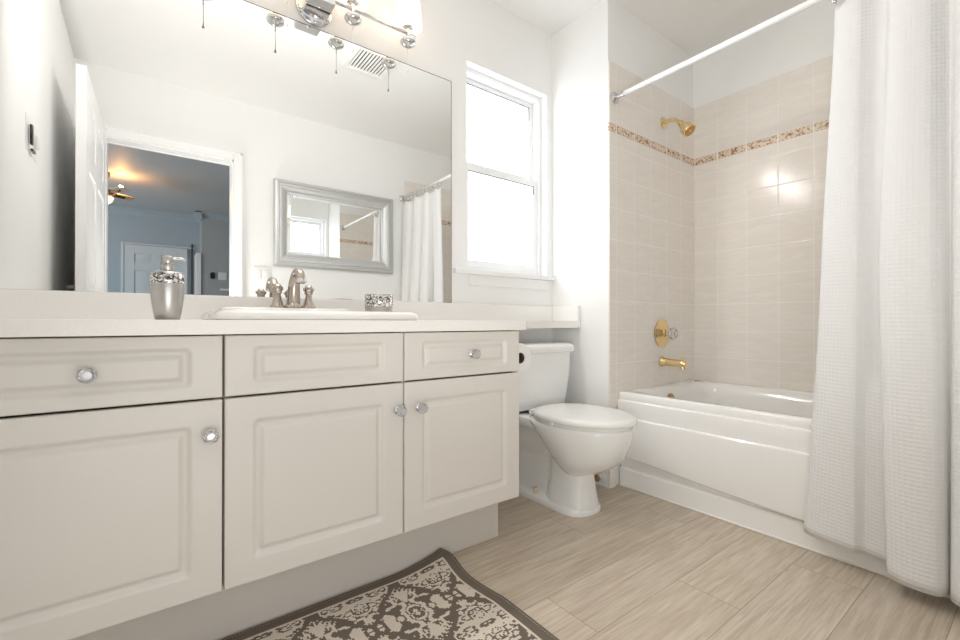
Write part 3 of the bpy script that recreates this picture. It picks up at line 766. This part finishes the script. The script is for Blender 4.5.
# ------------------------------------------------------------ bathtub
TBX0, TBX1, TBY0, TBY1, TBZ = 1.884, XT - .002, YB + .010, YP - .009, .473
tb = thing('bathtub', 'white alcove bathtub with stepped apron, partly behind the curtain', 'bathtub', ((TBX0 + TBX1) / 2, (TBY0 + TBY1) / 2, 0))
O_ = tb.location
def tl(x0, x1, y0, y1, r, z): return [(a - O_.x, b - O_.y, z) for a, b in rrect(x0, x1, y0, y1, r, 8)]
bm = bmesh.new()
loft(bm, [tl(TBX0 + .018, TBX1, TBY0, TBY1, .004, TBZ - .037), tl(TBX0 + .016, TBX1, TBY0, TBY1, .006, TBZ - .030), tl(TBX0 + .017, TBX1, TBY0, TBY1, .008, TBZ - .010), tl(TBX0 + .020, TBX1 - .001, TBY0 + .001, TBY1 - .001, .009, TBZ - .003), tl(TBX0 + .027, TBX1 - .003, TBY0 + .003, TBY1 - .003, .010, TBZ),
          tl(TBX0 + .060, TBX1 - .055, TBY0 + .06, TBY1 - .062, .09, TBZ), tl(TBX0 + .070, TBX1 - .065, TBY0 + .07, TBY1 - .070, .09, TBZ - .008),
          tl(TBX0 + .085, TBX1 - .080, TBY0 + .11, TBY1 - .080, .10, TBZ - .06), tl(TBX0 + .11, TBX1 - .10, TBY0 + .22, TBY1 - .10, .11, TBZ - .25),
          tl(TBX0 + .14, TBX1 - .13, TBY0 + .30, TBY1 - .13, .10, TBZ - .33), tl(TBX0 + .22, TBX1 - .20, TBY0 + .42, TBY1 - .22, .08, TBZ - .345)], False, True)
obj('basin', bm, 'tub', tb, 45)
bm = bmesh.new()      # apron skirt as a height field in y,z
ny = 60
cols_ = []
for i in range(ny + 1):
    y_ = TBY1 + (TBY0 - TBY1) * i / ny; s_ = TBY1 - y_
    zb = .098 + .058 * max(0, 1 - s_ / .85) ** 1.2
    pr_ = [(0, .026), (.088, .026), (.092, .030), (.093, .040)]
    pr_ += [(.093 + (zb - .093) * q / 5, .040 - .022 * q / 5) for q in range(1, 6)]
    pr_ += [(zb + .004, .010), (zb + .010, .004), (zb + .03, .001), (.25, -.001), (.340, -.001), (.347, .000), (.351, .003), (.3525, .009), (.38, .008), (.425, .007), (.430, .008), (.4335, .011), (.435, .018), (.442, .019)]
    cols_.append([bm.verts.new((TBX0 + d - O_.x, y_ - O_.y, z_)) for z_, d in pr_])
for a, b in zip(cols_, cols_[1:]):
    for k in range(len(a) - 1): bm.faces.new((a[k], b[k], b[k + 1], a[k + 1]))
back = bmesh.ops.extrude_face_region(bm, geom=bm.faces[:])
bmesh.ops.translate(bm, verts=[v for v in back['geom'] if isinstance(v, bmesh.types.BMVert)], vec=(.012, 0, 0))
obj('apron', bm, 'tub', tb, 28)
obj('floor_bead', bx(TBX0 + .020 - O_.x, TBX0 + .034 - O_.x, TBY0 - O_.y, TBY1 - O_.y, 0, .008), 'caulk', tb, bevel=.003)
bm = bmesh.new(); lathe(bm, [(.036, 0), (.036, .004), (.028, .010), (.010, .012)], 28, M_to((2.245 - O_.x, TBY1 - .083 - O_.y, .405), (0, -1, .12)))
obj('overflow_plate', bm, 'bronze', tb, 50)

# ------------------------------------------------------------ brass shower fittings
YTI = YP - .008
vx, vz = 2.300, .760
va = thing('shower_valve', 'round brass shower valve plate with a clear crystal knob on the tiled end wall', 'shower valve', (vx, YTI, vz))
bm = bmesh.new(); lathe(bm, [(.079, 0), (.080, .003), (.074, .007), (.070, .0065), (.060, .010), (.030, .014), (.022, .018), (.022, .030), (.014, .032), (.013, .045)], 48, M_to((0, 0, 0), (0, -1, 0)))
obj('escutcheon', bm, 'brass', va, 40)
bm = bmesh.new(); mt = M_to((0, -.045, 0), (0, -1, 0))
loft(bm, [[mt @ Vector((r * math.cos(PI * i / 6 + o), r * math.sin(PI * i / 6 + o), h)) for i in range(12)] for r, h, o in ((.016, 0, 0), (.031, .010, .26), (.033, .026, 0), (.024, .037, .26))])
kn_ = obj('crystal_knob', bm, 'crystal', va)
bm = bmesh.new(); lathe(bm, [(.012, 0), (.013, .003), (.006, .005)], 16, M_to((0, -.0815, 0), (0, -1, 0))); obj('knob_cap', bm, 'chrome', kn_, 40)
bm = bmesh.new(); sphere(bm, (.01, -.0075, -.055), .005, (1, .5, 1)); obj('screw', bm, 'brass', va, True)
ts = thing('tub_spout', 'brass tub spout on the tiled end wall below the round valve', 'tub spout', (2.295, YTI, .602))
bm = bmesh.new()
lathe(bm, [(.029, 0), (.030, .004), (.028, .012), (.023, .022), (.021, .06), (.0205, .115), (.0195, .135), (.015, .141)], 32, M_to((0, 0, 0), (0, -1, -.03)))
lathe(bm, [(.015, 0), (.015, .018), (.012, .020)], 20, M_to((0, -.122, -.012), (0, 0, -1)))
obj('spout_body', bm, 'brass', ts, 45)
bm = bmesh.new(); lathe(bm, [(.006, 0), (.006, .010), (.008, .012), (.006, .018)], 12, M_to((0, -.122, .016), (0, 0, 1))); obj('diverter_knob', bm, 'brass', ts, 45)
sh = thing('overhead_shower', 'brass shower head on a bent arm high on the tiled end wall', 'shower head', (2.318, YTI, 1.942))
sh.scale = (1.12, 1.12, 1.12)
bm = bmesh.new(); lathe(bm, [(.028, 0), (.028, .003), (.018, .008), (.010, .010)], 24, M_to((0, 0, 0), (0, -1, 0))); obj('flange', bm, 'brass', sh, 40)
ap = catmull([(0, -.004, 0), (0, -.035, -.001), (0, -.062, -.010), (0, -.086, -.030), (0, -.095, -.040)], 6)
bm = bmesh.new(); tube(bm, ap, .0095, 14); lathe(bm, [(.012, 0), (.014, .004), (.014, .014), (.011, .016)], 12, M_to((0, -.083, -.027), (0, -.66, -.75))); obj('arm', bm, 'brass', sh, 45)
bm = bmesh.new(); lathe(bm, [(.011, 0), (.016, .006), (.018, .016), (.030, .034), (.033, .058), (.032, .066), (.026, .066)], 28, M_to((0, -.093, -.038), (0, -.66, -.75)))
hd = obj('head', bm, 'brass', sh, 40)
bm = bmesh.new(); mt = M_to((0, -.093, -.038), (0, -.66, -.75)); lathe(bm, [(.026, .0655), (.026, .068), (.012, .070), (.010, .073)], 24, mt); obj('spray_face', bm, 'bronze', hd, 40)

# ------------------------------------------------------------ shower rod, rings, curtain
RX0, RZ0, RX1, RZ1 = 1.869, 1.942, 1.869, 1.952
def rod_at(y_):
    f = (y_ - YTI) / (YB + .008 - YTI); return Vector((RX0 + (RX1 - RX0) * f, y_, RZ0 + (RZ1 - RZ0) * f))
ro = thing('shower_rod', 'white tension rod with chrome end cups spanning above the bathtub', 'curtain rod', (0, 0, 0))
bm = bmesh.new(); tube(bm, [rod_at(YTI - .05), rod_at(YB + .045)], .0125, 20); obj('rod', bm, 'rod', ro, True)
for y_, s in ((YTI, -1), (YB + .008, 1)):
    if s == 1: y_ = YB
    bm = bmesh.new(); lathe(bm, [(.028, 0), (.028, .006), (.024, .010), (.013, .013), (.010, .015), (.010, .050), (.0135, .050), (.0135, .060)], 24, M_to(rod_at(y_ + s * .0), (0, s, 0))); obj('end_cup', bm, 'chrome', ro, 40)
BOT = [(1.888, -1.180), (1.862, -1.197), (1.848, -1.25), (1.848, -1.315), (1.866, -1.338), (1.893, -1.372), (1.892, -1.408), (1.845, -1.412), (1.806, -1.418), (1.786, -1.46), (1.788, -1.515), (1.812, -1.538), (1.840, -1.545), (1.800, -1.552), (1.778, -1.59), (1.778, -1.66), (1.83, -1.69), (1.852, -1.72), (1.80, -1.74), (1.785, -1.80), (1.80, -1.85), (1.852, -1.865), (1.845, -1.90)]
TOP = [(1.880, -1.274), (1.872, -1.280), (1.862, -1.30), (1.862, -1.338), (1.874, -1.36), (1.888, -1.385), (1.888, -1.405), (1.872, -1.415), (1.856, -1.425), (1.848, -1.455), (1.852, -1.50), (1.868, -1.525), (1.882, -1.545), (1.866, -1.565), (1.850, -1.60), (1.852, -1.66), (1.880, -1.69), (1.888, -1.72), (1.856, -1.745), (1.85, -1.80), (1.862, -1.85), (1.886, -1.872), (1.87, -1.90)]
MID = [(1.880, -1.232), (1.866, -1.240), (1.852, -1.278), (1.853, -1.325), (1.868, -1.347), (1.890, -1.372), (1.888, -1.392), (1.852, -1.392), (1.826, -1.398), (1.812, -1.44), (1.820, -1.50), (1.842, -1.528), (1.864, -1.545), (1.834, -1.556), (1.815, -1.59), (1.815, -1.66), (1.855, -1.69), (1.87, -1.72), (1.83, -1.745), (1.817, -1.80), (1.83, -1.85), (1.868, -1.868), (1.86, -1.90)]
nz = 60
bm = bmesh.new(); uvl = bm.loops.layers.uv.new('UVMap')
cols = [catmull(P, 10) for P in (TOP, MID, BOT)]
arc = [0]
for a, b in zip(cols[2], cols[2][1:]): arc.append(arc[-1] + (b - a).length)
V = []
zt_, zb_ = 1.905, .062
for k in range(nz + 1):
    f = k / nz; row_ = []
    for i in range(len(arc)):
        a, b, c_ = cols[0][i], cols[1][i], cols[2][i]
        if f < .5: g = f * 2; p = a.lerp(b, g * g * (3 - 2 * g) * .4 + g * .6)
        else: g = f * 2 - 1; p = b.lerp(c_, g * .8 + .2 * g * g)
        zz_ = zt_ + (zb_ + .012 - .04 * min(1, arc[i] / .6) + .004 * math.sin(arc[i] * 14) - zt_) * f
        if k == 0: zz_ += .018 * abs(math.sin(arc[i] * PI / .13)) * -1
        xx_ = p.x if zz_ > .62 else min(p.x, 1.874)
        row_.append(bm.verts.new((xx_, p.y, zz_)))
    V.append(row_)
for k in range(nz):
    for i in range(len(arc) - 1):
        f_ = bm.faces.new((V[k][i], V[k][i + 1], V[k + 1][i + 1], V[k + 1][i]))
        for lp, (kk_, ii) in zip(f_.loops, ((k, i), (k, i + 1), (k + 1, i + 1), (k + 1, i))): lp[uvl].uv = (arc[ii], kk_ / nz * 1.85)
cu = obj('shower_curtain', bm, 'cloth', None, True)
so_ = cu.modifiers.new('solid', 'SOLIDIFY'); so_.thickness = .0016; so_.offset = 0
tag(cu, 'white waffle weave shower curtain bunched in folds outside the bathtub', 'shower curtain')
for k, y_ in enumerate((-1.275, -1.34, -1.41, -1.475, -1.545, -1.61, -1.68, -1.745, -1.81, -1.875)):
    bm = bmesh.new(); p_ = rod_at(y_)
    L = [(p_.x + .021 * math.sin(2 * PI * i / 20), y_ + .0, p_.z - .012 + .029 * math.cos(2 * PI * i / 20)) for i in range(21)]
    tube(bm, L, .0016, 8, False); sphere(bm, (p_.x - .012, y_, p_.z - .040), .006, seg=10)
    o_ = obj('curtain_ring', bm, 'chrome', None, True)
    tag(o_, 'small chrome ring hanging the shower curtain from the white rod', 'curtain ring', 'curtain rings on the shower rod')

# ------------------------------------------------------------ rug with its corner lifted against the toe kick
bm = bmesh.new(); uvl = bm.loops.layers.uv.new('UVMap')
RL, RW, NU, NV = .86, .62, 60, 44
ang = math.radians(1.2)
def rugp(u_, v_):       # u from the right edge to the left, v from the wall edge towards the room
    x_ = .843 - u_; y_ = -.442 - v_
    x_, y_ = .85 + (x_ - .85) * math.cos(ang) - (y_ + .442) * math.sin(ang) * -1 * 0, y_ + (.85 - x_) * 0.0
    r = math.hypot(u_ * .8, v_)
    lift = .030 * max(0, 1 - r / .16) ** 1.5
    wave = .004 * math.exp(-(u_ / .05) ** 2) * (.5 + .5 * math.sin(v_ * 16 + 2))
    edge = .014 * math.exp(-((v_ - .10) / .10) ** 2) * math.exp(-(u_ / .04) ** 2)
    sh_ = -.014 * math.sin(min(1, v_ / .3) * PI) * math.exp(-(u_ / .3) ** 2)      # bowed right edge
    return (x_ + sh_ - .03 * max(0, 1 - v_ / .06) ** 2 * math.exp(-u_ / .05), y_ + .0 , .0065 + lift + wave * .5)
V = [[bm.verts.new(rugp(RL * i / NU, RW * j / NV)) for i in range(NU + 1)] for j in range(NV + 1)]
for j in range(NV):
    for i in range(NU):
        f_ = bm.faces.new((V[j][i], V[j][i + 1], V[j + 1][i + 1], V[j + 1][i]))
        for lp, (jj, ii) in zip(f_.loops, ((j, i), (j, i + 1), (j + 1, i + 1), (j + 1, i))): lp[uvl].uv = (RL * ii / NU, RW * jj / NV)
rg = obj('rug', bm, 'rug', None, True)
s_ = rg.modifiers.new('solid', 'SOLIDIFY'); s_.thickness = .006; s_.offset = 0
tag(rg, 'taupe and cream damask rug on the floor in front of the vanity', 'rug')
bm = bmesh.new()
edge_pts = [rugp(RL * i / 60, 0) for i in range(60, -1, -1)] + [rugp(0, RW * j / 44) for j in range(1, 45)]
tube(bm, edge_pts, .0042, 8)
obj('binding', bm, 'rug_edge', rg, True)
